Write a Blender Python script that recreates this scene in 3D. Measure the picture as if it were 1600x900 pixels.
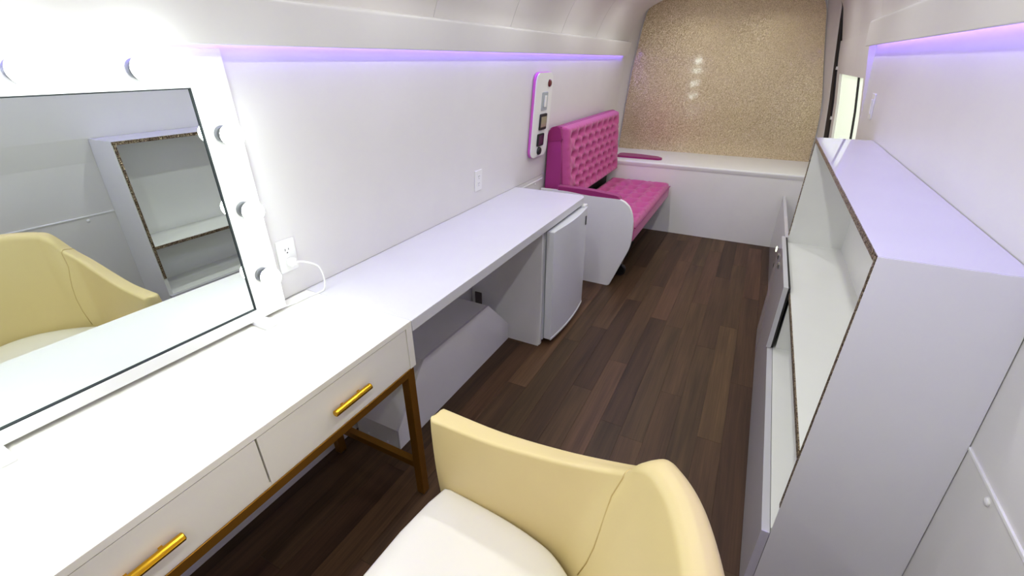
import bpy, bmesh, math, random
from mathutils import Vector, Matrix
random.seed(7)
for o in list(bpy.data.objects): bpy.data.objects.remove(o, do_unlink=True)
SC = bpy.context.scene
COL = SC.collection

# ------------------------------------------------------------------ camera
def set_camera():
    yaw, pitch, roll = -0.48520724, -0.46621302, -0.00632054
    cy, sy, cp, sp = math.cos(yaw), math.sin(yaw), math.cos(pitch), math.sin(pitch)
    f = Vector((sy*cp, cy*cp, sp)); r = Vector((cy, -sy, 0)); u = r.cross(f)
    cr, sr = math.cos(roll), math.sin(roll)
    r2 = cr*r + sr*u; u2 = -sr*r + cr*u
    cam = bpy.data.cameras.new('camera'); co = bpy.data.objects.new('camera', cam); COL.objects.link(co)
    m = Matrix((r2, u2, -f)).transposed().to_4x4(); m.translation = Vector((0, 0, 1.49))
    co.matrix_world = m
    cam.sensor_fit = 'HORIZONTAL'; cam.sensor_width = 36.0; cam.lens = 36.0*702.695/1600
    cam.clip_start = 0.02
    SC.camera = co
set_camera()

# ------------------------------------------------------------------ light levels and exposure
SC.view_settings.view_transform = 'Standard'
SC.view_settings.look = 'None'
SC.view_settings.gamma = 1.0
SC.view_settings.use_curve_mapping = False
SC.view_settings.exposure = 0.10
w = bpy.data.worlds.new('world'); SC.world = w; w.use_nodes = True
w.node_tree.nodes['Background'].inputs[0].default_value = (0.8, 0.85, 0.9, 1)
w.node_tree.nodes['Background'].inputs[1].default_value = 0.3
BULB = 34.0          # vanity bulbs
LED = 19.0           # violet strips
DOWN = 2.6           # watts of each ceiling downlight
WINDOW = 0.62

# ------------------------------------------------------------------ materials
def nt(name):
    m = bpy.data.materials.new(name); m.use_nodes = True
    t = m.node_tree; return m, t, t.nodes['Principled BSDF']
def lin(c):
    return tuple(((x/255)/12.92 if x/255 <= .04045 else ((x/255+.055)/1.055)**2.4) for x in c) + (1,)
def plain(name, rgb, rough=.5, metal=0., coat=0., sheen=0., bump=0., bscale=200., vary=.03, spec=.5):
    m, t, b = nt(name); N = t.nodes; L = t.links
    c = lin(rgb)
    b.inputs['Roughness'].default_value = rough; b.inputs['Metallic'].default_value = metal
    b.inputs['Coat Weight'].default_value = coat; b.inputs['Coat Roughness'].default_value = .05
    b.inputs['Sheen Weight'].default_value = sheen
    b.inputs['Specular IOR Level'].default_value = spec
    tc = N.new('ShaderNodeTexCoord')
    no = N.new('ShaderNodeTexNoise'); no.inputs['Scale'].default_value = 6; no.inputs['Detail'].default_value = 3
    L.new(tc.outputs['Object'], no.inputs['Vector'])
    mix = N.new('ShaderNodeMix'); mix.data_type = 'RGBA'
    mix.inputs[6].default_value = tuple(x*(1-vary) for x in c[:3]) + (1,)
    mix.inputs[7].default_value = tuple(min(1, x*(1+vary)) for x in c[:3]) + (1,)
    L.new(no.outputs['Fac'], mix.inputs[0]); L.new(mix.outputs[2], b.inputs['Base Color'])
    if bump:
        n2 = N.new('ShaderNodeTexNoise'); n2.inputs['Scale'].default_value = bscale
        L.new(tc.outputs['Object'], n2.inputs['Vector'])
        bp = N.new('ShaderNodeBump'); bp.inputs['Strength'].default_value = bump; bp.inputs['Distance'].default_value = .002
        L.new(n2.outputs['Fac'], bp.inputs['Height']); L.new(bp.outputs['Normal'], b.inputs['Normal'])
    return m
def emit(name, rgb, strength):
    m, t, b = nt(name)
    b.inputs['Base Color'].default_value = (.8, .8, .8, 1)
    b.inputs['Emission Color'].default_value = tuple(rgb) + (1,)
    b.inputs['Emission Strength'].default_value = strength
    return m
def glitter(name, dark, mid, bright, scale, amount, rough, metal=.85):
    m, t, b = nt(name); N = t.nodes; L = t.links
    tc = N.new('ShaderNodeTexCoord')
    vo = N.new('ShaderNodeTexVoronoi'); vo.inputs['Scale'].default_value = scale
    L.new(tc.outputs['Object'], vo.inputs['Vector'])
    sep = N.new('ShaderNodeSeparateColor'); L.new(vo.outputs['Color'], sep.inputs[0])
    rp = N.new('ShaderNodeValToRGB'); e = rp.color_ramp.elements
    e[0].color = lin(dark); e[1].color = lin(bright); k = e.new(.5); k.color = lin(mid)
    L.new(sep.outputs[0], rp.inputs[0]); L.new(rp.outputs[0], b.inputs['Base Color'])
    ge = N.new('ShaderNodeNewGeometry')
    sub = N.new('ShaderNodeVectorMath'); sub.operation = 'SUBTRACT'; sub.inputs[1].default_value = (.5, .5, .5)
    L.new(vo.outputs['Color'], sub.inputs[0])
    sc = N.new('ShaderNodeVectorMath'); sc.operation = 'SCALE'; sc.inputs['Scale'].default_value = amount
    L.new(sub.outputs[0], sc.inputs[0])
    ad = N.new('ShaderNodeVectorMath'); ad.operation = 'ADD'; L.new(ge.outputs['Normal'], ad.inputs[0]); L.new(sc.outputs[0], ad.inputs[1])
    nm = N.new('ShaderNodeVectorMath'); nm.operation = 'NORMALIZE'; L.new(ad.outputs[0], nm.inputs[0])
    L.new(nm.outputs[0], b.inputs['Normal'])
    b.inputs['Metallic'].default_value = metal; b.inputs['Roughness'].default_value = rough
    return m
def wood(name):
    m, t, b = nt(name); N = t.nodes; L = t.links
    oi = N.new('ShaderNodeObjectInfo'); tc = N.new('ShaderNodeTexCoord')
    cmb = N.new('ShaderNodeCombineXYZ')
    mu = N.new('ShaderNodeMath'); mu.operation = 'MULTIPLY'; mu.inputs[1].default_value = 37.0
    L.new(oi.outputs['Random'], mu.inputs[0]); L.new(mu.outputs[0], cmb.inputs[0]); L.new(mu.outputs[0], cmb.inputs[2])
    ad = N.new('ShaderNodeVectorMath'); ad.operation = 'ADD'
    L.new(tc.outputs['Object'], ad.inputs[0]); L.new(cmb.outputs[0], ad.inputs[1])
    mp = N.new('ShaderNodeMapping'); mp.inputs['Scale'].default_value = (13, .8, 1); L.new(ad.outputs[0], mp.inputs['Vector'])
    n1 = N.new('ShaderNodeTexNoise'); n1.inputs['Scale'].default_value = 1.6; n1.inputs['Detail'].default_value = 7; n1.inputs['Distortion'].default_value = .5
    L.new(mp.outputs[0], n1.inputs['Vector'])
    mp2 = N.new('ShaderNodeMapping'); mp2.inputs['Scale'].default_value = (160, 4, 1); L.new(ad.outputs[0], mp2.inputs['Vector'])
    n2 = N.new('ShaderNodeTexNoise'); n2.inputs['Scale'].default_value = 1.0; n2.inputs['Detail'].default_value = 3
    L.new(mp2.outputs[0], n2.inputs['Vector'])
    rp = N.new('ShaderNodeValToRGB'); e = rp.color_ramp.elements
    e[0].position = .25; e[0].color = lin((62, 43, 31)); e[1].position = .8; e[1].color = lin((98, 72, 53))
    L.new(n1.outputs['Fac'], rp.inputs[0])
    mr = N.new('ShaderNodeMapRange'); mr.inputs['To Min'].default_value = .6; mr.inputs['To Max'].default_value = 1.22
    L.new(oi.outputs['Random'], mr.inputs['Value'])
    m2 = N.new('ShaderNodeMapRange'); m2.inputs['To Min'].default_value = .6; m2.inputs['To Max'].default_value = 1.38
    L.new(n2.outputs['Fac'], m2.inputs['Value'])
    mm = N.new('ShaderNodeMath'); mm.operation = 'MULTIPLY'; L.new(mr.outputs[0], mm.inputs[0]); L.new(m2.outputs[0], mm.inputs[1])
    vs = N.new('ShaderNodeVectorMath'); vs.operation = 'SCALE'; L.new(rp.outputs[0], vs.inputs[0]); L.new(mm.outputs[0], vs.inputs['Scale'])
    f1 = N.new('ShaderNodeMath'); f1.operation = 'MULTIPLY'; f1.inputs[1].default_value = 7.31; L.new(oi.outputs['Random'], f1.inputs[0])
    f2 = N.new('ShaderNodeMath'); f2.operation = 'FRACT'; L.new(f1.outputs[0], f2.inputs[0])
    hm = N.new('ShaderNodeMix'); hm.data_type = 'RGBA'; hm.inputs[6].default_value = (1.08, .97, .97, 1); hm.inputs[7].default_value = (1.0, 1.05, .88, 1)
    L.new(f2.outputs[0], hm.inputs[0])
    vm = N.new('ShaderNodeVectorMath'); vm.operation = 'MULTIPLY'; L.new(vs.outputs[0], vm.inputs[0]); L.new(hm.outputs[2], vm.inputs[1])
    L.new(vm.outputs[0], b.inputs['Base Color'])
    b.inputs['Roughness'].default_value = .5; b.inputs['Specular IOR Level'].default_value = .28
    return m

M_wall = plain('white_wall_vinyl', (224, 221, 221), .35, bump=.05, bscale=60)
M_ceil = plain('white_ceiling_panel', (226, 221, 219), .5)
M_white = plain('white_laminate', (236, 235, 234), .35)
M_counter = plain('counter_laminate', (214, 213, 217), .35)
M_arch = plain('arch_white', (226, 224, 227), .12)
M_part = plain('partition_white', (246, 245, 242), .4)
M_seam = plain('gold_stitch', (204, 180, 122), .5)
M_socket = plain('grey_socket_ring', (120, 122, 124), .4)
M_trim = plain('dark_glass_trim', (58, 62, 64), .6, spec=.1)
M_gloss = plain('glossy_white_laminate', (204, 202, 209), .05, spec=.75)
M_cab = plain('white_cabinet_board', (236, 236, 233), .28, coat=.3)
M_vanity = plain('vanity_white_lacquer', (238, 235, 226), .32, coat=.15)
M_brass = plain('antique_gold_metal', (150, 104, 34), .38, metal=.75, vary=.06)
M_bright_brass = plain('polished_gold', (214, 164, 44), .2, metal=1.)
M_gold = plain('gold_vinyl', (222, 202, 146), .38, bump=.06, bscale=260, vary=.05)
M_seat = plain('cream_vinyl', (236, 232, 222), .4)
M_pink = plain('pink_velvet', (188, 76, 138), .8, sheen=.25, bump=.1, bscale=160, vary=.08)
M_deep = plain('deep_pink_velvet', (150, 30, 104), .8, sheen=.2, vary=.08)
M_side = plain('mid_pink_velvet', (166, 46, 124), .8, sheen=.2)
M_black = plain('black_rubber', (14, 13, 13), .5)
M_dark = plain('dark_gap', (40, 36, 36), .7)
M_fridge = plain('fridge_white_steel', (222, 223, 229), .32, coat=.2, bump=.05, bscale=120)
M_gasket = plain('grey_gasket', (172, 178, 182), .5)
M_steel = plain('brushed_steel', (170, 170, 172), .3, metal=1.)
M_plastic = plain('white_plastic', (236, 235, 234), .3)
M_red = plain('dark_red_lens', (96, 10, 16), .2, coat=.5)
M_lcd = plain('beige_display', (150, 142, 118), .2, coat=.5)
M_screen = plain('dark_display', (38, 34, 44), .2, coat=.5)
M_pinkedge = plain('pink_acrylic_edge', (206, 96, 190), .3)
M_wood = wood('walnut_vinyl_plank')
M_glit = glitter('champagne_glitter', (176, 152, 116), (214, 192, 152), (244, 228, 196), 260, .24, .32, .6)
M_glit.node_tree.nodes['Principled BSDF'].inputs['Coat Weight'].default_value = .8
M_glit.node_tree.nodes['Principled BSDF'].inputs['Coat Roughness'].default_value = .065
M_edge = glitter('bronze_glitter_edge', (52, 34, 26), (120, 100, 80), (206, 190, 160), 330, .7, .3, .7)
M_bulb = emit('lit_bulb', (.88, 1.0, .93), BULB)
M_led = emit('violet_led', (.25, .15, 1.0), LED)
M_pane = emit('frosted_daylight_pane', (.86, 1.0, .74), WINDOW)
M_downlens = emit('downlight_lens', (1., .97, .9), 12.)
def mirror_mat():
    m, t, b = nt('mirror_silvering'); N = t.nodes; L = t.links
    b.inputs['Base Color'].default_value = (.74, .80, .775, 1); b.inputs['Metallic'].default_value = 1; b.inputs['Roughness'].default_value = 0.0
    return m
M_mirror = mirror_mat()

# ------------------------------------------------------------------ mesh helpers
def link(name, bm, mat, parent=None, smooth=None, loc=None):
    me = bpy.data.meshes.new(name); bmesh.ops.recalc_face_normals(bm, faces=bm.faces[:])
    bm.to_mesh(me); bm.free()
    for mm in (mat if isinstance(mat, (list, tuple)) else [mat]): me.materials.append(mm)
    o = bpy.data.objects.new(name, me); COL.objects.link(o)
    if parent is not None: o.parent = parent
    if loc is not None: o.location = loc
    if smooth is not None:
        for p in me.polygons: p.use_smooth = True
        if smooth < 180:
            try: me.set_sharp_from_angle(angle=math.radians(smooth))
            except Exception: pass
    return o
def empty(name, loc=(0, 0, 0), rz=0):
    o = bpy.data.objects.new(name, None); COL.objects.link(o); o.location = loc; o.rotation_euler = (0, 0, rz); o.empty_display_size = .05
    return o
def tag(o, label=None, cat=None, group=None, kind=None):
    if label: o['label'] = label
    if cat: o['category'] = cat
    if group: o['group'] = group
    if kind: o['kind'] = kind
    return o
def bx(bm, x0, x1, y0, y1, z0, z1, bev=0., seg=2):
    vs = [bm.verts.new((x, y, z)) for x in (x0, x1) for y in (y0, y1) for z in (z0, z1)]
    F = [(0, 1, 3, 2), (4, 6, 7, 5), (0, 4, 5, 1), (2, 3, 7, 6), (0, 2, 6, 4), (1, 5, 7, 3)]
    fs = [bm.faces.new([vs[i] for i in f]) for f in F]
    if bev:
        es = {e for f in fs for e in f.edges}
        bmesh.ops.bevel(bm, geom=list(es), offset=bev, segments=seg, profile=.5, affect='EDGES')
    return bm
def box(name, mat, parent, x0, x1, y0, y1, z0, z1, bev=0.002, seg=2):
    return link(name, bx(bmesh.new(), x0, x1, y0, y1, z0, z1, bev, seg), mat, parent, None)
def prism(name, mat, parent, pts, axis, a, b, bev=0., seg=1, smooth=25):
    """pts: 2D polygon in the two other axes (x,z for axis y; y,z for axis x; x,y for axis z)"""
    bm = bmesh.new()
    def P(p, v): return {'x': (v, p[0], p[1]), 'y': (p[0], v, p[1]), 'z': (p[0], p[1], v)}[axis]
    A = [bm.verts.new(P(p, a)) for p in pts]; B = [bm.verts.new(P(p, b)) for p in pts]
    n = len(pts)
    fa = bm.faces.new(A); fb = bm.faces.new(B[::-1])
    for i in range(n): bm.faces.new((A[i], A[(i+1) % n], B[(i+1) % n], B[i]))
    if bev:
        bmesh.ops.bevel(bm, geom=list(set(fa.edges) | set(fb.edges)), offset=bev, segments=seg, profile=.5, affect='EDGES')
    return link(name, bm, mat, parent, smooth)
def rrect(x0, x1, y0, y1, r, n=6):
    out = []
    for cx, cy, a0 in ((x1-r, y1-r, 0), (x0+r, y1-r, 90), (x0+r, y0+r, 180), (x1-r, y0+r, 270)):
        for i in range(n+1):
            a = math.radians(a0 + 90*i/n); out.append((cx+r*math.cos(a), cy+r*math.sin(a)))
    return out
def round_poly(pts, radii, n=6):
    out = []; k = len(pts)
    for i, p in enumerate(pts):
        r = radii[i] if isinstance(radii, (list, tuple)) else radii
        p = Vector(p); a = Vector(pts[i-1])-p; b = Vector(pts[(i+1) % k])-p
        if r <= 0: out.append(tuple(p)); continue
        la = min(r, a.length*.49); lb = min(r, b.length*.49)
        s = p+a.normalized()*la; e = p+b.normalized()*lb
        for j in range(n+1):
            t = j/n; out.append(tuple(s*(1-t)**2 + p*2*t*(1-t) + e*t*t))
    return out
def cat(pts, n):
    """Catmull-Rom through the points, n samples per segment"""
    P = [Vector(p) for p in pts]; P = [P[0]*2-P[1]] + P + [P[-1]*2-P[-2]]; out = []
    for i in range(1, len(P)-2):
        for j in range(n):
            t = j/n; p0, p1, p2, p3 = P[i-1], P[i], P[i+1], P[i+2]
            out.append(.5*((2*p1)+(p2-p0)*t+(2*p0-5*p1+4*p2-p3)*t*t+(3*p1-p0-3*p2+p3)*t**3))
    out.append(P[-2]); return out
def tube(bm, path, r, seg=8, cap=True):
    path = [Vector(p) for p in path]; rings = []; up = Vector((0, 0, 1))
    for i, p in enumerate(path):
        d = (path[min(i+1, len(path)-1)]-path[max(i-1, 0)]).normalized()
        u = d.cross(up)
        if u.length < 1e-3: u = d.cross(Vector((1, 0, 0)))
        u.normalize(); v = d.cross(u)
        rr = r[i] if isinstance(r, (list, tuple)) else r
        rings.append([bm.verts.new(p+rr*(math.cos(2*math.pi*k/seg)*u+math.sin(2*math.pi*k/seg)*v)) for k in range(seg)])
    for a, b in zip(rings, rings[1:]):
        for k in range(seg): bm.faces.new((a[k], a[(k+1) % seg], b[(k+1) % seg], b[k]))
    if cap: bm.faces.new(rings[0]); bm.faces.new(rings[-1][::-1])
    return bm
def lathe(bm, prof, axis, c, seg=20):
    """prof: (r, h) pairs along axis from centre c"""
    c = Vector(c); ax = {'x': Vector((1, 0, 0)), 'y': Vector((0, 1, 0)), 'z': Vector((0, 0, 1))}[axis]
    u = {'x': Vector((0, 1, 0)), 'y': Vector((0, 0, 1)), 'z': Vector((1, 0, 0))}[axis]; v = ax.cross(u); rings = []
    for r, h in prof:
        if r < 1e-6: rings.append([bm.verts.new(c+ax*h)])
        else: rings.append([bm.verts.new(c+ax*h+r*(math.cos(2*math.pi*k/seg)*u+math.sin(2*math.pi*k/seg)*v)) for k in range(seg)])
    for a, b in zip(rings, rings[1:]):
        for k in range(seg):
            k2 = (k+1) % seg
            if len(a) == 1 and len(b) == 1: continue
            if len(a) == 1: bm.faces.new((a[0], b[k2], b[k]))
            elif len(b) == 1: bm.faces.new((a[k], a[k2], b[0]))
            else: bm.faces.new((a[k], a[k2], b[k2], b[k]))
    if len(rings[0]) > 1: bm.faces.new(rings[0][::-1])
    if len(rings[-1]) > 1: bm.faces.new(rings[-1])
    return bm
def sheet(bm, prof, y0, y1, off):
    """slab following an (x,z) profile, thickened by off = (dx,dz) per point list, from y0 to y1"""
    n = len(prof); A = []; 
    for y in (y0, y1):
        A.append([bm.verts.new((p[0], y, p[1])) for p in prof]); A.append([bm.verts.new((p[0]+o[0], y, p[1]+o[1])) for p, o in zip(prof, off)])
    i0, o0, i1, o1 = A
    for k in range(n-1):
        bm.faces.new((i0[k], i0[k+1], i1[k+1], i1[k])); bm.faces.new((o0[k], o1[k], o1[k+1], o0[k+1]))
        bm.faces.new((i0[k], o0[k], o0[k+1], i0[k+1])); bm.faces.new((i1[k], i1[k+1], o1[k+1], o1[k]))
    bm.faces.new((i0[0], i1[0], o1[0], o0[0])); bm.faces.new((i0[-1], o0[-1], o1[-1], i1[-1]))
    return bm
def interp(prof, z):
    for (xa, za), (xb, zb) in zip(prof, prof[1:]):
        if za <= z <= zb: return xa+(xb-xa)*(z-za)/(zb-za)
    return prof[0][0] if z < prof[0][1] else prof[-1][0]

# ================================================================== THE SETTING
# ---- floor of vinyl planks
PW, PL = .1028, 1.055
X0 = .235
floor = box('floor', M_dark, None, -1.36, .66, -.95, 4.45, -.05, -.0045, 0); tag(floor, 'floor of dark walnut planks running the length of the van', kind='structure')
ends = {0: 2.17, 1: 2.75, 2: 2.45, 3: 1.935, 4: 2.60, 5: 1.60, 6: 2.08, 7: 1.78, 8: 2.378, 9: 2.165, 10: 1.648, 11: 1.2, 12: 2.0, 13: 1.5, 14: 1.1, 15: 1.9, -1: 1.4, -2: 2.0, -3: 1.7, -4: 2.3}
plank_mesh = {}
def plank(x0, x1, y0, y1):
    key = (round(x1-x0, 4), round(y1-y0, 4))
    if key not in plank_mesh:
        w_, l_ = x1-x0, y1-y0
        bm = bx(bmesh.new(), -w_/2+.0004, w_/2-.0004, -l_/2+.0004, l_/2-.0004, -.0045, 0)
        o = link('plank', bm, M_wood, floor); plank_mesh[key] = o.data
    else:
        o = bpy.data.objects.new('plank', plank_mesh[key]); COL.objects.link(o); o.parent = floor
    o.location = ((x0+x1)/2, (y0+y1)/2, 0)
for c in range(-4, 16):
    xr = X0-c*PW; xl = max(xr-PW, -1.35)
    xr = min(xr, .64)
    y = ends[c]
    while y > -.95: y -= PL
    while y < 4.44:
        a, b_ = max(y, -.94), min(y+PL, 4.44)
        if b_-a > .01: plank(xl, xr, a, b_)
        y += PL

# ---- side walls (they lean inwards towards the roof)
WL = [(-1.35, 0), (-1.345, .4), (-1.337, .76), (-1.325, .92), (-1.283, 1.43), (-1.268, 1.62)]
WR = [(.56, 0), (.548, .325), (.528, .774), (.514, 1.024), (.494, 1.143), (.452, 1.62)]
def wall_panel(name, prof, z0, z1, y0, y1, s, parent, mat=M_wall, kind=None):
    pr = [(interp(prof, z0), z0)]+[p for p in prof if z0 < p[1] < z1]+[(interp(prof, z1), z1)]
    bm = sheet(bmesh.new(), pr, y0, y1, [(s*.02, 0)]*len(pr))
    o = link(name, bm, mat, parent)
    return o
wall_left = wall_panel('wall_left', [(x-.02, z) for x, z in WL], 0, 1.62, -.95, 5.05, -1, None); tag(wall_left, kind='structure')
wall_panel('lower_panel', WL, 0, .7585, -.95, 4.75, -1, wall_left); wall_panel('upper_panel', WL, .7605, 1.62, -.95, 4.75, -1, wall_left)
wall_right = wall_panel('wall_right', [(x+.02, z) for x, z in WR], 0, 1.62, -.95, 3.3, 1, None); tag(wall_right, kind='structure')
wall_panel('lower_panel', WR, 0, .757, -.95, 3.3, 1, wall_right); wall_panel('upper_panel', WR, .760, 1.62, -.95, 3.3, 1, wall_right)
bm = bmesh.new(); xx = interp(WR, .76); bx(bm, xx-.004, xx+.01, -.95, 1.06, .7545, .7625, .0015); link('joint_strip', bm, M_white, wall_right)
bm = bmesh.new(); xx = interp(WL, .73); bx(bm, xx-.01, xx+.004, 2.6, 3.02, .724, .732, .0015); link('joint_strip', bm, M_white, wall_left)
def cap(parent, x, y, z, s):
    bm = lathe(bmesh.new(), [(0.009, 0), (.009, .002), (.006, .0045), (0, .005)], 'x', (0, 0, 0), 12)
    if s < 0: bmesh.ops.scale(bm, vec=(-1, 1, 1), verts=bm.verts)
    link('screw_cap', bm, M_plastic, parent, 60, (x, y, z))
for y in (.935, .25, -.45): cap(wall_right, interp(WR, .735), y, .735, -1)
for y, z in ((.38, .10), (.0, .10), (2.9, .71)): cap(wall_left, interp(WL, z), y, z, 1)

wall_back = box('wall_back', M_wall, None, -1.38, .66, -.97, -.93, 0, 2.06, 0); tag(wall_back, kind='structure')
wall_front = box('wall_front', M_wall, None, -1.40, .66, 5.0, 5.05, 0, 2.1, 0); tag(wall_front, kind='structure')
gp = [(-1.318, .60), (-1.264, 1.347), (-1.171, 1.92), (-1.08, 2.0), (.17, 2.0), (.269, 1.92), (.355, 1.491), (.446, 1.087), (.455, .60)]
prism('glitter_panel', M_glit, wall_front, round_poly(gp, [0, .3, .12, .1, .1, .12, .3, .2, 0], 8), 'y', 4.982, 4.9995)
# reveal between cabin lining and bulkhead
A_ = [(-1.345, .60), (-1.335, .92), (-1.305, 1.40), (-1.30, 1.53), (-1.24, 1.74), (-1.125, 1.91), (-.95, 1.99), (-.4, 2.03), (.15, 1.99), (.31, 1.945), (.358, 1.895), (.372, 1.768), (.408, 1.504), (.456, 1.177), (.488, .913), (.50, .60)]
B_ = [(-1.335, .60), (-1.305, .92), (-1.268, 1.40), (-1.25, 1.53), (-1.21, 1.76), (-1.165, 1.935), (-1.05, 2.01), (-.4, 2.03), (.12, 2.01), (.24, 1.96), (.275, 1.92), (.31, 1.75), (.36, 1.49), (.45, 1.09), (.46, .9), (.462, .60)]
bm = bmesh.new(); a = [bm.verts.new((x, 4.762, z)) for x, z in A_]; b2 = [bm.verts.new((x, 4.995, z)) for x, z in B_]
a2 = [bm.verts.new((x+(.03 if x > -.4 else -.03), 4.762, z+.03*(z > 1.9))) for x, z in A_]
for i in range(len(A_)-1): bm.faces.new((a[i], a[i+1], b2[i+1], b2[i])); bm.faces.new((a[i], a2[i], a2[i+1], a[i+1]))
o = link('trim_1', bm, M_wall, None, 50); tag(o, kind='structure')
prg = [(x+.003, z) for x, z in A_[10:]]
link('door_gap', sheet(bmesh.new(), prg, 4.7605, 4.7615, [(.09, 0)]*len(prg)), plain('dark_brown_gap', (62, 52, 44), .7), o)

# ---- sliding door with window beyond the right wall
DR = [(.575, 0), (.56, .4), (.545, .75), (.525, .913), (.492, 1.177), (.434, 1.504), (.418, 1.62)]
Y0D, Y1D = 3.3, 4.745; WY0, WY1, WZ0, WZ1 = 3.36, 4.56, .82, 1.395
bm = bmesh.new()
def dstrip(z0, z1, y0, y1):
    pr = [(interp(DR, z0), z0)]+[p for p in DR if z0 < p[1] < z1]+[(interp(DR, z1), z1)]
    sheet(bm, pr, y0, y1, [(.03, 0)]*len(pr))
dstrip(0, WZ0, Y0D, Y1D); dstrip(WZ1, 1.62, Y0D, Y1D); dstrip(WZ0, WZ1, Y0D, WY0); dstrip(WZ0, WZ1, WY1, Y1D)
door = link('door_1', bm, M_ceil); tag(door, kind='structure')
bm = bmesh.new(); tube(bm, [Vector((p.x, 4.753, p.y)) for p in cat([(q[0], q[1], 0) for q in [(.545, .6), (.526, .913), (.488, 1.177), (.430, 1.504), (.392, 1.75), (.362, 1.885), (.30, 1.945), (.2, 1.98)]], 6)], .009, 8)
link('rubber_seal', bm, M_black, door, 60)
bm = bmesh.new()
for z in (1.43, 1.06): bx(bm, interp(DR, z)-.012, interp(DR, z)+.01, 4.70, 4.735, z-.012, z+.012, .003)
link('latch', bm, M_plastic, door)
win = empty('window_1', (0, 0, 0)); tag(win, kind='structure')
def pane(y0, y1):
    pr = [(interp(DR, z)+.018, z) for z in (WZ0, .9, 1.0, 1.1, 1.2, 1.3, WZ1)]
    return link('pane', sheet(bmesh.new(), pr, y0, y1, [(.005, 0)]*7), M_pane, win)
pane(WY0, 3.63); pane(3.65, WY1)
pr = [(interp(DR, z)+.008, z) for z in (WZ0, 1.0, 1.2, WZ1)]
link('divider', sheet(bmesh.new(), pr, 3.628, 3.652, [(.016, 0)]*4), M_dark, win)

# ---- ceiling liner, split into panels
CE = [(-1.300, 1.50), (-1.275, 1.62), (-1.23, 1.73), (-1.175, 1.83), (-1.11, 1.90), (-.95, 1.975), (-.7, 2.01), (-.4, 2.02), (-.1, 2.01), (.15, 1.975), (.30, 1.93), (.362, 1.87), (.392, 1.77), (.436, 1.58)]
CP = [(p.x, p.y) for p in cat([(x, z, 0) for x, z in CE], 3)]
def outn(pr, d):
    r = []
    for i, p in enumerate(pr):
        q0, q1 = pr[max(i-1, 0)], pr[min(i+1, len(pr)-1)]
        dx, dz = q1[0]-q0[0], q1[1]-q0[1]; l = math.hypot(dx, dz); r.append((-dz/l*d, dx/l*d))
    return r
back = [(p[0]+o_[0], p[1]+o_[1]) for p, o_ in zip(CP, outn(CP, .011))]
ceiling = link('ceiling', sheet(bmesh.new(), back, -.95, 4.748, outn(back, .02)), M_dark, None, 60); tag(ceiling, kind='structure')
ys = [-.95, -.37, .33, 1.03, 1.73, 2.40, 3.10, 3.80, 4.75]
for y0, y1 in zip(ys, ys[1:]):
    link('ceiling_panel', sheet(bmesh.new(), CP, y0+.0015, y1-.0015, outn(CP, .01)), M_ceil, ceiling, 60)
# ---- valances with the violet strips under them
def valance(name, prof, y0, y1):
    o = prism(name, M_wall, None, round_poly(prof, [.004, .012, 0, 0, 0, .002], 4), 'y', y0, y1); tag(o, kind='structure'); return o
valance('trim_2', [(-1.236, 1.532), (-1.206, 1.643), (-1.30, 1.66), (-1.29, 1.572), (-1.248, 1.572), (-1.244, 1.532)], -.95, 4.68)
valance('trim_3', [(.405, 1.552), (.395, 1.668), (.45, 1.69), (.47, 1.592), (.418, 1.592), (.415, 1.552)], -.95, 3.28)
def led_strip(x0, x1, y0, y1, z, label):
    t = empty('led_strip', ((x0+x1)/2, y0, z)); tag(t, label, 'light strip', 'violet light strips')
    m = x0, x1
    bm = bx(bmesh.new(), -(x1-x0)/2, (x1-x0)/2, 0, y1-y0, -.006, 0); link('diffuser', bm, M_led, t)
    bm = bx(bmesh.new(), -(x1-x0)/2-.002, (x1-x0)/2+.002, -.002, y1-y0+.006, 0, .004); link('channel', bm, M_plastic, t)
led_strip(-1.270, -1.256, -.9, 4.66, 1.566, 'violet light strip under the valance of the long left wall')
led_strip(.430, .448, -.9, 3.26, 1.586, 'violet light strip under the valance above the glossy cabinet')

# ---- ceiling downlights
rows = (-.4, .5, 1.4, 2.3, 3.2, 4.05)
nth = ['sixth', 'fifth', 'fourth', 'third', 'second', 'first']
for yi, y in enumerate(rows):
    for x in (-.76, -.10):
        zc = 2.005
        t = empty('downlight', (x, y, zc)); tag(t, 'round ceiling downlight, %s from the glitter bulkhead in the row nearer the %s' % (nth[yi], 'bench' if x < -.4 else 'cabinet'), 'downlight', 'ceiling downlights')
        link('bezel', lathe(bmesh.new(), [(.030, -.002), (.045, -.004), (.047, .0), (.047, .004), (.030, .004), (.030, -.002)], 'z', (0, 0, 0), 24), M_plastic, t, 60)
        link('lens', lathe(bmesh.new(), [(.029, 0), (.029, .003)], 'z', (0, 0, 0), 24), M_downlens, t)
        la = bpy.data.lights.new('downlight_lamp', 'AREA'); la.shape = 'DISK'; la.size = .05; la.energy = DOWN; la.color = (.97, 1., .95); la.spread = math.radians(165)
        lo = bpy.data.objects.new('downlight_lamp', la); COL.objects.link(lo); lo.parent = t; lo.location = (0, 0, -.008)

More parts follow.
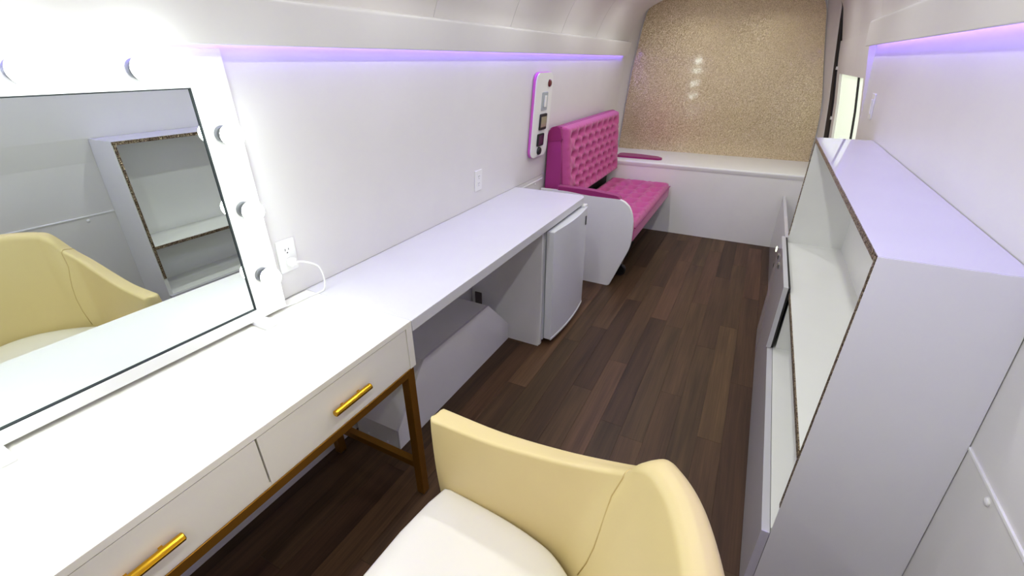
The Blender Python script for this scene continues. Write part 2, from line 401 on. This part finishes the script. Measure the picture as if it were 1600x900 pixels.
# ---- low partition in front of the bulkhead
t = empty('low_partition', (-.45, 4.4, 0)); tag(t, 'low white partition with a ledge below the glitter bulkhead', 'partition')
def off(o, t):
    o.matrix_parent_inverse = Matrix.Translation(-Vector(t.location)) if t.rotation_euler[2] == 0 else t.matrix_world.inverted(); return o
off(box('front_board', M_part, t, -1.34, .53, 4.38, 4.41, .0, .60, .001), t)
off(prism('ledge', M_white, t, round_poly([(4.378, .60), (4.372, .645), (4.998, .655), (4.998, .60)], [.004, .02, 0, 0], 5), 'x', -1.335, .47), t)
off(prism('armrest_pad', M_deep, t, round_poly([(-1.2, 4.49), (-.79, 4.49), (-.76, 4.52), (-.80, 4.60), (-1.03, 4.66), (-1.2, 4.66)], [.02, .03, .03, .06, .06, .03], 5), 'z', .645, .664, .006), t)

# ---- low panel closing the step well below the sliding door
t = empty('step_well_panel', (.29, 3.6, 0)); tag(t, 'low white panel at floor level beyond the far end of the glossy cabinet', 'panel')
off(box('board', M_gloss, t, .288, .31, 2.83, 4.378, 0, .46, .002), t)
off(box('latch', M_black, t, .280, .288, 3.42, 3.46, .175, .205, .002), t)
bm = bmesh.new(); lathe(bm, [(.0, -.006), (.018, -.004), (.022, 0)], 'x', (.288, 3.64, .245), 14); off(link('glow_spot', bm, emit('glow_spot_emission', (.9, 1., .7), 2.2), t, 60), t)  # small glowing disc added to make a bright greenish spot on the board

# ================================================================== THINGS
# ---- counter, side panel
t = empty('counter', (-1.09, 1.76, 0)); tag(t, 'long white counter with a rounded far corner over the small fridge', 'counter')
cp = round_poly([(-1.336, .9365), (-.853, .9365), (-.853, 2.592), (-1.336, 2.592)], [0, 0, .05, 0], 8)
off(prism('worktop', M_counter, t, cp, 'z', .72, .76, .0015), t)
o = off(prism('side_panel', M_white, t, [(-1.335, 0), (-.895, 0), (-.895, .012), (-.885, .012), (-.885, .7195), (-1.335, .7195)], 'y', 2.018, 2.04), t)
g = off(box('cable_plate', plain('grey_plate', (96, 84, 88), .5), t, -1.312, -1.268, 2.012, 2.018, .186, .264, .001), t)

# ---- wheel arch cover
hexa = [(1.03, 0), (1.033, .10), (1.239, .336), (1.796, .33), (2.012, .107), (2.012, 0)]
t = empty('wheel_arch_cover', (-1.2, 1.5, 0)); tag(t, 'white wheel arch box with sloping ends under the counter', 'box')
off(prism('front_board', M_arch, t, hexa, 'x', -1.102, -1.09), t)
inner = [(y, z-.001) if z > .05 else (y, z) for y, z in hexa]
names = ['near_lip', 'near_slope', 'top_board', 'far_slope', 'far_lip']
for i in range(5):
    (ya, za), (yb, zb) = hexa[i], hexa[i+1]
    d = Vector((yb-ya, zb-za)).normalized(); n = Vector((d.y, -d.x))*.012
    bm = bmesh.new(); vs = []
    for x in (-1.333, -1.1025):
        for p in ((ya, za), (yb, zb), (yb+n.x, zb+n.y), (ya+n.x, za+n.y)): vs.append(bm.verts.new((x, p[0], p[1])))
    for f in ((0, 1, 2, 3), (7, 6, 5, 4), (0, 4, 5, 1), (1, 5, 6, 2), (2, 6, 7, 3), (3, 7, 4, 0)): bm.faces.new([vs[j] for j in f])
    off(link(names[i], bm, M_cab, t), t)
for x in (-1.27, -1.16):
    bm = lathe(bmesh.new(), [(.006, 0), (.006, -.003), (0, -.004)], 'y', (x, 1.03, .014), 10); off(link('screw_cap', bm, M_plastic, t, 60), t)

# ---- fridge
t = empty('mini_fridge', (-1.08, 2.32, 0)); tag(t, 'small white fridge with a bowed door under the end of the counter', 'fridge')
off(box('body', M_fridge, t, -1.30, -.882, 2.052, 2.575, .025, .708, .006), t)
off(box('gasket', M_gasket, t, -.882, -.872, 2.056, 2.571, .045, .700, .001), t)
dp = [(-.872, 2.05), (-.872, 2.577)]
arc = [(-.832-.0+.019*(1-((i/12)*2-1)**2), 2.577-(2.577-2.05)*i/12) for i in range(13)]
door_f = off(prism('door', M_fridge, t, dp+arc, 'z', .04, .702, .004), t)
bm = bmesh.new(); strip = arc
A = [bm.verts.new((x+.002, y, .04)) for x, y in arc]; B = [bm.verts.new((x+.002, y, .052)) for x, y in arc]; A2 = [bm.verts.new((x-.004, y, .04)) for x, y in arc]; B2 = [bm.verts.new((x-.004, y, .052)) for x, y in arc]
for i in range(12):
    bm.faces.new((A[i], A[i+1], B[i+1], B[i])); bm.faces.new((A2[i], B2[i], B2[i+1], A2[i+1])); bm.faces.new((B[i], B[i+1], B2[i+1], B2[i])); bm.faces.new((A[i], A2[i], A2[i+1], A[i+1]))
o = link('bottom_trim', bm, M_plastic, door_f, 60)
o = box('badge', M_screen, door_f, -.8265, -.8205, 2.522, 2.536, .600, .655, .001); o.rotation_euler = (0, 0, 0)
off(box('hinge_cover', M_plastic, t, -.875, -.835, 2.535, 2.58, .7025, .716, .003), t)
off(box('plinth', M_dark, t, -1.28, -.90, 2.06, 2.57, 0, .025, 0), t)

# ---- upholstered bench
def tufted(name, mat, parent, w_, h_, depth, bump, nx, ny, button_mat, M, rnd=.03):
    """cushion lying in its own uv plane (u right, v up, n out), size w_ x h_; M maps (u,v,n) to the parent"""
    bs = []
    for j in range(ny):
        n_ = nx if j % 2 == 0 else nx-1
        for i in range(n_):
            u = (i+.5+(0 if j % 2 == 0 else .5))/nx*w_*.92+.04*w_
            bs.append((u, h_*.14+(h_*.72)*j/(ny-1)))
    su, sv = w_*.92/nx, h_*.72/(ny-1)
    def H(u, v):
        e = min(u, w_-u, v, h_-v)
        edge = min(1, max(0, e)/rnd); edge = math.sqrt(max(0, 1-(1-edge)**2))
        d = 9
        for (a, b_) in bs:
            q = math.hypot((u-a)/su*1.1, (v-b_)/sv); d = min(d, q)
        dim = math.exp(-(d*2.6)**2)
        # diagonal pleats between the buttons
        pa = (u-bs[0][0])/su; pb = (v-bs[0][1])/sv
        s1 = abs(((pa+pb/2) % 1)-.5)*2; s2 = abs(((pa-pb/2) % 1)-.5)*2
        pl = max(math.exp(-((1-s1)*4.5)**2), math.exp(-((1-s2)*4.5)**2))
        inn = 1 if bs[0][1]-sv*.5 < v < bs[-1][1]+sv*.5 else max(0, 1-abs(min(v-(bs[0][1]-sv*.5), (bs[-1][1]+sv*.5)-v))/(.5*sv))
        return depth*edge - bump*(dim*1.0+.16*pl*inn)*edge
    NU, NV = int(w_/.011), int(h_/.011)
    bm = bmesh.new(); G = []
    for j in range(NV+1):
        G.append([bm.verts.new(M((i/NU*w_, j/NV*h_, H(i/NU*w_, j/NV*h_)))) for i in range(NU+1)])
    for j in range(NV):
        for i in range(NU): bm.faces.new((G[j][i], G[j][i+1], G[j+1][i+1], G[j+1][i]))
    bt = []
    ring = [G[0][i] for i in range(NU+1)]+[G[j][NU] for j in range(1, NV+1)]+[G[NV][i] for i in range(NU-1, -1, -1)]+[G[j][0] for j in range(NV-1, 0, -1)]
    low = [bm.verts.new(Vector(M((0, 0, -.004)))-Vector(M((0, 0, 0)))+v.co) for v in ring]
    for i in range(len(ring)): bm.faces.new((ring[i], ring[(i+1) % len(ring)], low[(i+1) % len(ring)], low[i]))
    bm.faces.new(low)
    o = link(name, bm, mat, parent, 180)
    me = None
    for (a, b_) in bs:
        c = Vector(M((a, b_, H(a, b_)+.0015)))
        if me is None:
            bmb = bmesh.new(); bmesh.ops.create_icosphere(bmb, subdivisions=1, radius=.009)
            bo = link('button', bmb, button_mat, o, 180); me = bo.data
        else:
            bo = bpy.data.objects.new('button', me); COL.objects.link(bo); bo.parent = o
        bo.location = c
    return o
t = empty('bench', (-1.0, 3.7, 0)); tag(t, 'pink velvet bench with buttoned seat and back beside the low partition', 'bench')
I = Matrix.Translation(-Vector(t.location))
t.location = (0, 0, 0)
# end panel at the near side
ep = round_poly([(-1.33, .0), (-.762, .0), (-.635, .33), (-.635, .545), (-.70, .652), (-.985, .652), (-1.115, .665), (-1.33, .665)], [0, .012, .06, .10, .06, .05, .05, 0], 6)
prism('end_panel', M_white, t, ep, 'y', 2.98, 3.005, .004)
prism('armrest_pad', M_deep, t, round_poly([(-1.2, .655), (-.74, .645), (-.75, .672), (-.95, .69), (-1.2, .695)], [0, .01, .03, .05, 0], 5), 'y', 2.985, 3.04, .006)
# back shell + cushion
prism('back_shell', M_side, t, round_poly([(-1.325, .55), (-1.205, .55), (-1.20, .9), (-1.222, 1.09), (-1.285, 1.075), (-1.305, 1.02)], [.01, .01, .05, .02, .02, .05], 5), 'y', 3.035, 4.345, .010)
box('gap_shade_board', M_black, t, -1.325, -1.235, 3.04, 4.34, .36, .549, 0)  # black board painted as the shadow in the gap below the back cushion
prism('top_cover', M_deep, t, round_poly([(-1.308, .985), (-1.196, 1.0), (-1.218, 1.096), (-1.29, 1.082), (-1.312, 1.02)], [.01, .01, .02, .02, .04], 5), 'y', 3.030, 4.350, .008)
def MB(p):
    u, v, n = p
    return (-1.187-.035*v/.53+n, 3.045+u, .560+v)
bc = tufted('back_cushion', M_pink, t, 1.29, .53, .062, .044, 8, 7, M_deep, MB, .035)
bm = bmesh.new(); 
tube(bm, [(-1.184, 3.045, .565), (-1.215, 3.045, 1.085), (-1.215, 4.335, 1.085), (-1.184, 4.335, .565)], .006, 6); link('piping', bm, M_deep, bc, 60)
# seat
bm = bx(bmesh.new(), -1.19, -.632, 3.02, 4.35, .345, .455, .022, 3); seat = link('seat_cushion', bm, M_pink, t, 40)
def MS(p):
    u, v, n = p
    return (-1.19+v+.002, 3.025+u, .444+n)
tufted('tufted_top', M_pink, seat, 1.32, .552, .045, .040, 7, 5, M_deep, MS, .035)
bm = bmesh.new(); tube(bm, [(-.630, 3.03, .452), (-.630, 4.34, .452)], .005, 6); link('piping', bm, M_deep, seat, 60)
box('seat_frame', M_steel, t, -1.19, -.665, 3.02, 4.35, .322, .344, .002)
link('gas_strut', tube(bmesh.new(), [(-.715, 3.215, .16), (-.672, 3.215, .285)], .012, 10), M_black, t, 60)
box('base', M_dark, t, -1.30, -.90, 3.02, 4.34, .0, .32, .002)
bm = lathe(bmesh.new(), [(0, -.018), (.040, -.018), (.048, -.010), (.048, .010), (.040, .018), (0, .018)], 'y', (-.745, 3.2, .049), 20)
link('caster', bm, M_black, t, 40)
bm = tube(bmesh.new(), [(-.745, 3.2, .049), (-.725, 3.2, .15), (-.675, 3.2, .33)], .009, 8); link('caster_arm', bm, M_steel, t, 60)

# ---- shelf cabinet on the right
t = empty('shelf_cabinet', (.4, 1.95, 0)); tag(t, 'glossy white cabinet with open shelves and glitter edging along the right wall', 'cabinet')
t.location = (0, 0, 0)
CX, Y0, Y1, ZT = .257, 1.063, 2.80, 1.142
def wallcut(z): return interp(WR, z)-.002
def side(name, y0, y1):
    pts = [(CX+.004, 0), (CX+.004, ZT-.019), (wallcut(ZT), ZT-.019), (wallcut(1.024), 1.024), (wallcut(.774), .774), (wallcut(.325), .325), (wallcut(0), 0)]
    return prism(name, M_cab, t, pts, 'y', y0, y1)
side('side_panel', Y0, Y0+.018); side('side_panel', Y1-.018, Y1)
near_skin = prism('side_skin', M_cab, t, [(CX+.0005, 0), (CX+.0005, ZT-.0006), (wallcut(ZT), ZT-.0006), (wallcut(1.024), 1.024), (wallcut(.774), .774), (wallcut(.325), .325), (wallcut(0), 0)], 'y', Y0-.0022, Y0-.0002)
top = prism('top_board', M_gloss, t, [(CX+.003, Y0-.0001), (wallcut(ZT), Y0-.0001), (wallcut(ZT), Y1), (CX+.003, Y1)], 'z', ZT-.019, ZT)
box('glitter_edge', M_edge, top, CX, CX+.003, Y0+.001, Y1, ZT-.0175, ZT-.001, 0)
box('edge_band', M_gloss, top, CX+.001, CX+.003, Y0, Y1, ZT-.0015, ZT, 0)
o = box('glitter_edge', M_edge, t, CX, CX+.004, Y0+.003, Y0+.0165, .40, ZT-.019, 0)
box('glitter_edge', M_edge, t, CX, CX+.004, Y1-.0165, Y1-.003, .625, ZT-.019, 0)
sh = box('shelf', M_cab, t, CX+.004, .515, Y0+.018, Y1-.018, .570, .588, 0)
box('glitter_edge', M_edge, sh, CX, CX+.004, Y0+.018, Y1-.018, .571, .587, 0)
box('shelf', M_cab, t, CX+.001, .53, Y0+.018, Y1-.018, .282, .30, 0)
prism('back_board', M_cab, t, [(.512, .3), (.512, .588), (.505, 1.0), (.478, 1.122), (.483, 1.122), (.515, 1.0), (.522, .3)], 'y', Y0+.018, Y1-.018)
box('divider', M_cab, t, CX+.012, .51, 2.10, 2.116, .3005, .5695, 0)
box('lower_panel', M_gloss, t, .235, .2565, Y0-.002, Y1, .0, .30, .001)
d = box('door', M_gloss, t, .230, .249, 2.085, Y1, .302, .612, .001)
box('door_gap_shade', M_black, d, .249, .2575, 2.088, Y1-.003, .305, .609, 0)  # black strip standing in for the shade in the gap behind the door
for y in (2.52, 2.66):
    lt = box('latch', M_steel, d, .224, .230, y-.02, y+.02, .53, .555, .002)

# ---- vanity table
t = empty('vanity_table', (-1.09, .4, 0)); t.location = (0, 0, 0); tag(t, 'white vanity table with two drawers on a gold metal frame', 'table')
VX0, VX1, VY0, VY1 = -1.33, -.855, -.145, .934
box('table_top', M_vanity, t, VX0, VX1, VY0, VY1, .742, .76, .001)
box('end_board', M_vanity, t, VX0, VX1, VY1-.026, VY1, .59, .7418, .001)
box('end_board', M_vanity, t, VX0, VX1, VY0, VY0+.026, .59, .7418, .001)
box('bottom_board', M_vanity, t, VX0, VX1-.004, VY0+.026, VY1-.026, .59, .602, 0)
box('back_board', M_vanity, t, VX0, VX0+.015, VY0+.026, VY1-.026, .602, .742, 0)
box('divider', M_dark, t, VX0+.015, VX1-.02, .389, .397, .602, .742, 0)
for ya, yb, hy in ((VY0+.028, .3905, .139), (.3945, VY1-.028, .655)):
    dr = box('drawer', M_vanity, t, VX1-.020, VX1-.002, ya, yb, .594, .7395, .001)
    hp = [(VX1-.002+.0155+.0095*math.cos(a), .660+.0095*math.sin(a)) for a in [math.pi*2*i/16 for i in range(16)]]
    h = prism('handle', M_bright_brass, dr, hp, 'y', hy-.066, hy+.066, .0015)
    for q in (-.03, .03): box('handle_post', M_bright_brass, h, VX1-.002, VX1+.008, hy+q-.004, hy+q+.004, .656, .664, .001)
LG = .032
fr = []
def leg(x0, y0):
    l = box('leg', M_brass, t, x0, x0+LG, y0, y0+LG, .008, .59, .0015)
    bm = lathe(bmesh.new(), [(.011, 0), (.013, .002), (.013, .006), (.005, .0075)], 'z', (x0+LG/2, y0+LG/2, 0), 14); link('leveller', bm, M_steel, l, 60)
for x0 in (VX1-LG-.001, VX0+.004):
    for y0 in (VY1-LG-.012, VY0+.012): leg(x0, y0)
yl, yr = VY0+.012, VY1-LG-.012
box('rail', M_brass, t, VX1-.029, VX1-.001, yl+LG, yr, .563, .5895, .001)
box('rail', M_brass, t, VX0+.008, VX0+.034, yl+LG, yr, .563, .5895, .001)
for y in (yl, yr):
    box('rail', M_brass, t, VX0+.004+LG, VX1-LG-.001, y+.002, y+LG-.002, .563, .5895, .001)
    box('stretcher', M_brass, t, VX0+.004+LG, VX1-LG-.001, y+.003, y+LG-.003, .135, .163, .001)

# ---- lighted mirror standing on the table
t = empty('lighted_mirror', (-1.272, .403, .76), .015*-1); tag(t, 'white framed vanity mirror ringed with lit globe bulbs', 'mirror')
t.rotation_euler = (0, .003, -.015)
FH0, FH1, FW = .014, .765, .4015
FY0, FY1 = -FW, FW
GY, GZ0, GZ1 = .305, .047, .677
def ring(name, mat, x0, x1, a, b_):
    bm = bmesh.new(); V = {}
    for xi, x in enumerate((x0, x1)):
        for ri, r in enumerate((a, b_)):
            V[xi, ri] = [bm.verts.new((x, y, z)) for y, z in ((r[0], r[2]), (r[1], r[2]), (r[1], r[3]), (r[0], r[3]))]
    for i in range(4):
        j = (i+1) % 4
        bm.faces.new((V[1, 0][i], V[1, 0][j], V[1, 1][j], V[1, 1][i])); bm.faces.new((V[0, 0][i], V[0, 1][i], V[0, 1][j], V[0, 0][j]))
        bm.faces.new((V[0, 0][i], V[0, 0][j], V[1, 0][j], V[1, 0][i])); bm.faces.new((V[0, 1][i], V[1, 1][i], V[1, 1][j], V[0, 1][j]))
    return link(name, bm, mat, t)
frame = ring('frame', M_plastic, -.045, 0, (FY0, FY1, FH0, FH1), (-GY, GY, GZ0, GZ1))
ring('glass_trim', M_trim, -.006, -.0015, (-GY-.0005, GY+.0005, GZ0-.0005, GZ1+.0005), (-GY+.003, GY-.003, GZ0+.003, GZ1-.003))
box('glass', M_mirror, t, -.012, -.006, -GY, GY, GZ0, GZ1, 0)
box('back_board', M_plastic, t, -.043, -.013, -GY, GY, GZ0, GZ1, 0)
yb = .350
spots = [(yb, .562), (yb, .356), (yb, .150), (-yb, .562), (-yb, .356), (-yb, .150), (.2, .7205), (0., .7205), (-.2, .7205)]
bulb_me = sock_me = None
for y, z in spots:
    if bulb_me is None:
        prof = [(.0285*math.sin(a), .043-.0285*math.cos(a)) for a in [math.radians(66+i*(114/14)) for i in range(15)]]
        prof[-1] = (0, prof[-1][1])
        bo = link('bulb', lathe(bmesh.new(), prof, 'x', (0, 0, 0), 22), M_bulb, t, 180); bulb_me = bo.data
        so = link('socket', lathe(bmesh.new(), [(.022, 0), (.022, .004), (.019, .007), (.013, .007), (.0135, .012), (.020, .022), (.0262, .0312), (.0255, .0325), (0, .0325)], 'x', (0, 0, 0), 22), M_socket, bo, 40); sock_me = so.data
    else:
        bo = bpy.data.objects.new('bulb', bulb_me); COL.objects.link(bo); bo.parent = t
        so = bpy.data.objects.new('socket', sock_me); COL.objects.link(so); so.parent = bo
    bo.location = (0, y, z)
for y in (-.304, .304):
    prism('foot', M_plastic, t, round_poly([(-.04, 0), (.058, 0), (.058, .012), (.02, .0135), (-.04, .0135)], [0, .003, .006, 0, 0], 3), 'y', y-.02, y+.02, .001)
box('touch_switch', M_gasket, t, 0, .0006, .094, .104, .724, .728, 0)

# ---- wall outlets and cord
def outlet(name, y, z, label):
    x = interp(WL, z); t = empty(name, (x, y, z)); tag(t, label, 'outlet'); 
    dz = .1; t.rotation_euler = (0, -math.atan2(interp(WL, z+.06)-interp(WL, z-.06), .12) * -1, 0)
    bm = bmesh.new()
    prism('plate', M_plastic, t, rrect(-.035, .035, -.0575, .0575, .004, 3), 'x', 0.0005, .006, .0015)
    for q in (.0195, -.0195):
        s = prism('socket', M_plastic, t, rrect(-.0165, .0165, q-.014, q+.014, .007, 4), 'x', .006, .0075)
        for a, w2, h2 in ((-.0064, .0011, .004), (.0064, .0011, .0032)):
            box('slot', M_black, s, .0074, .0078, a-w2, a+w2, q+.001-h2+.003, q+.001+h2+.003, 0)
        bm = lathe(bmesh.new(), [(.0025, 0), (.0025, .0004)], 'x', (.0074, 0, q-.0075), 8); link('slot', bm, M_black, s)
    return t
outlet('wall_outlet', .888, .912, 'white wall outlet beside the lighted mirror with a cord plugged in')
outlet('wall_outlet', 2.118, .905, 'white wall outlet above the counter without any plug')
t = empty('power_cord', (0, 0, 0)); tag(t, 'white power cord looping from the wall outlet down to the table', 'cord')
px = interp(WL, .89)
box('plug', M_plastic, t, px+.008, px+.034, .876, .902, .878, .905, .005)
pts = cat([(px+.03, .889, .89), (px+.055, .905, .893), (px+.075, .945, .865), (px+.07, .962, .81), (px+.062, .955, .7655), (px+.055, .90, .764), (px+.05, .83, .764), (px+.03, .77, .764)], 8)
link('cable', tube(bmesh.new(), pts, .0032, 8), M_plastic, t, 180)

# ---- control panel on the left wall
zc = 1.173; xw = interp(WL, zc)
t = empty('control_panel', (xw, 2.86, zc)); tag(t, 'white control board with switch, two displays and knobs on the wall above the bench end', 'control panel')
sl = math.atan2(interp(WL, 1.42)-interp(WL, .93), .49); t.rotation_euler = (0, sl, 0)
t.location.x += .004
prism('edge', M_pinkedge, t, rrect(-.13, .13, -.26, .26, .05, 8), 'x', 0.0, .016)
prism('face_board', M_plastic, t, rrect(-.128, .128, -.258, .258, .05, 8), 'x', .016, .022, .002)
bm = lathe(bmesh.new(), [(.023, 0), (.023, .004), (.018, .010), (0, .014)], 'x', (.022, .07, .195), 20); link('indicator_lamp', bm, M_red, t, 60)
sw = prism('switch_plate', M_gasket, t, rrect(-.028, .056, .035, .145, .006, 3), 'x', .022, .027, .001)
box('rocker', M_plastic, sw, .027, .034, -.002, .030, .055, .125, .003)
d = prism('display', M_black, t, rrect(-.038, .062, -.085, .015, .008, 3), 'x', .022, .032, .001); box('screen', M_lcd, d, .032, .0335, -.030, .054, -.068, -.002, .001)
d = prism('display', M_black, t, rrect(-.050, .044, -.188, -.108, .008, 3), 'x', .022, .032, .001); box('screen', M_screen, d, .032, .0335, -.040, .034, -.178, -.118, .001)
bm = lathe(bmesh.new(), [(.026, 0), (.026, .006), (.021, .014), (0, .015)], 'x', (.022, -.008, -.22), 20); link('knob', bm, M_black, t, 50)
# switch on the right wall
zc = 1.277; t = empty('wall_switch', (interp(WR, zc), 3.02, zc)); tag(t, 'slim white switch on the right wall above the glossy cabinet', 'switch')
t.rotation_euler = (0, math.atan2(interp(WR, zc+.06)-interp(WR, zc-.06), .12), 0)
prism('plate', M_plastic, t, rrect(-.035, .035, -.06, .06, .004, 3), 'x', -.006, 0, .0015)
box('rocker', M_plastic, t, -.011, -.006, -.016, .016, -.034, .034, .002)

# ---- gold tub chair
t = empty('tub_chair', (0, .38, 0)); tag(t, 'gold vinyl tub chair with a white seat pulled up to the vanity', 'chair')
t.location = (0, 0, 0)
CYC = .38
half_o = [(.100, .38, .885), (.083, .457, .884), (.059, .529, .880), (.035, .579, .876), (.004, .621, .870), (-.024, .647, .857), (-.062, .680, .786), (-.125, .708, .737), (-.25, .720, .699), (-.41, .718, .684), (-.583, .722, .683)]
half_d = [0, 0, 0, 0, 0, .0, .010, .020, .014, .006, .0]
half_r = [.026, .026, .026, .026, .026, .022, .014, .010, .009, .008, .008]
half_i = [(-.03, .38), (-.045, .45), (-.075, .50), (-.105, .538), (-.135, .568), (-.165, .592), (-.205, .618), (-.25, .636), (-.34, .652), (-.45, .660), (-.565, .664)]
half_t = [.062, .062, .062, .062, .062, .062, .062, .060, .057, .055, .055]
def mir(L): return [(p[0], 2*CYC-p[1])+tuple(p[2:]) for p in L[:0:-1]]
O = half_o; I_ = half_i
Os = cat(mir(O)+O, 5); Is = [Vector((p[0], p[1], 0)) for p in cat([(a, b_, 0) for a, b_ in mir(I_)+I_], 5)]
tt = cat([(v, d_, r_) for v, d_, r_ in list(zip(half_t, half_d, half_r))[:0:-1]+list(zip(half_t, half_d, half_r))], 5)
bm = bmesh.new(); R = []
N = len(Os)
ZB = .36
for i in range(N):
    o3 = Os[i]; z = o3.z
    tan = (Os[min(i+1, N-1)]-Os[max(i-1, 0)]); tan.z = 0; tan.normalize()
    nrm = Vector((tan.y, -tan.x, 0))           # outward
    if (o3-Vector((-.25, CYC, o3.z))).dot(nrm) < 0: nrm = -nrm
    th = tt[i].x; dzi = tt[i].y; r = tt[i].z
    o2 = Vector((o3.x, o3.y, 0)); it = o2-nrm*th; ib = Is[i]
    ob = ib+nrm*(th+.012)
    sec = []
    def P(xy, zz): sec.append(Vector((xy.x, xy.y, zz)))
    for k in range(7): s = k/7; P(ob.lerp(o2, s)+nrm*.012*math.sin(math.pi*s), ZB+(z-r-ZB)*s)
    for k in range(6):
        a = math.pi/2*k/5; P(o2-nrm*(r-r*math.cos(a)), z-r+r*math.sin(a))
    P(o2-nrm*th*.5, z+.001+dzi*.5)
    for k in range(6):
        a = math.pi/2*k/5; P(it+nrm*(r-r*math.sin(a)), z+dzi-r+r*math.cos(a))
    for k in range(1, 9): s = k/8; P(it.lerp(ib, s)-nrm*.008*math.sin(math.pi*s), (z+dzi-r)+(ZB-(z+dzi-r))*s)
    R.append(sec)
# round the two arm ends
def shrink(sec, s, push):
    c = sum(sec, Vector())/len(sec); return [c+(p-c)*s+push for p in sec]
Rv = []
for i, sec in enumerate(R): Rv.append([bm.verts.new(p) for p in sec])
K = len(Rv[0])
for a, b_ in zip(Rv, Rv[1:]):
    for k in range(K): bm.faces.new((a[k], a[(k+1) % K], b_[(k+1) % K], b_[k]))
for endi, nb in ((0, 1), (N-1, N-2)):
    d = Vector((-1, 0, 0)); prev = Rv[endi]
    cx = R[endi]
    # inset toward the section's spine so that the cap has a rounded border
    for s, adv in ((.003, .005), (.008, .009)):
        cur = []
        for k, p in enumerate(cx):
            q = cx[(K-1-k)]
            mid = (p+q)/2; v = mid-p; l = v.length
            np_ = p+(v.normalized()*min(s, l*.5) if l > 1e-5 else Vector()) + d*adv - Vector((0, 0, s if p.z > cx[0].z+.1 and 6 < k < 14 else 0))
            cur.append(bm.verts.new(np_))
        for k in range(K): bm.faces.new((prev[k], prev[(k+1) % K], cur[(k+1) % K], cur[k]))
        prev = cur
    for k in range(K//2):
        a, b_ = k, K-1-k
        if a+1 < b_-1: bm.faces.new((prev[a], prev[a+1], prev[b_-1], prev[b_]))
        elif a+1 == b_-1: bm.faces.new((prev[a], prev[a+1], prev[b_]))
shell = link('back_shell', bm, M_gold, t, 50)
# stitched seams between arm panels and back panel
ci = (len(O)-1)*5
for idx in (ci+6*5, ci-6*5):
    sec = R[idx]; nb = R[idx+1]
    sg = 1 if idx < ci else -1
    pth = []
    for k in range(8, K-2):
        q = max(0, (k-20)/(K-1-20)); sh_ = 4.2*math.sin(math.pi*q)*sg; j = idx+sh_; j0 = int(math.floor(j)); fr_ = j-j0
        pth.append(R[j0][k].lerp(R[j0+1][k], fr_))
    bm = tube(bmesh.new(), pth, .0018, 6); link('seam', bm, M_seam, shell, 180)
# seat cushion
sp = [(p.x, p.y) for p in Is]
c0 = Vector((-.3, CYC))
inset = []
for p in Is:
    v = Vector((p.x, p.y))-c0; inset.append(tuple(c0+v*(1-.006/v.length)))
hf = [(-.553, .655), (-.566, .60), (-.578, .50), (-.582, .38)]
front = hf + [(a, 2*CYC-b_) for a, b_ in hf[-2::-1]]
pts2 = [p for p in inset if p[0] > -.545]
poly = pts2 + front
poly = [tuple(p) for p in poly]
bm = bmesh.new(); cen = Vector((-.3, CYC))
levels = [(1.0, .375), (1.0, .455), (.995, .466), (.982, .4745), (.96, .479), (.85, .485), (.6, .490), (.3, .492)]
rings = []
for s, z in levels:
    rings.append([bm.verts.new((cen.x+(p[0]-cen.x)*s, cen.y+(p[1]-cen.y)*s, z)) for p in poly])
n = len(poly)
for a, b_ in zip(rings, rings[1:]):
    for k in range(n): bm.faces.new((a[k], a[(k+1) % n], b_[(k+1) % n], b_[k]))
cv = bm.verts.new((cen.x, cen.y, .4925))
for k in range(n): bm.faces.new((rings[-1][k], rings[-1][(k+1) % n], cv))
bm.faces.new(rings[0][::-1])
link('seat', bm, M_seat, t, 60)
box('seat_base', M_black, t, -.5, -.08, .14, .62, .33, .374, .01)
for x in (-.48, -.10):
    for y in (.17, .59):
        bm = tube(bmesh.new(), [(x, y, .335), (x+(-.03 if x < -.3 else .04), y+(.03 if y > .38 else -.03), 0.001)], [.020, .012], 12); link('leg', bm, M_brass, t, 60)
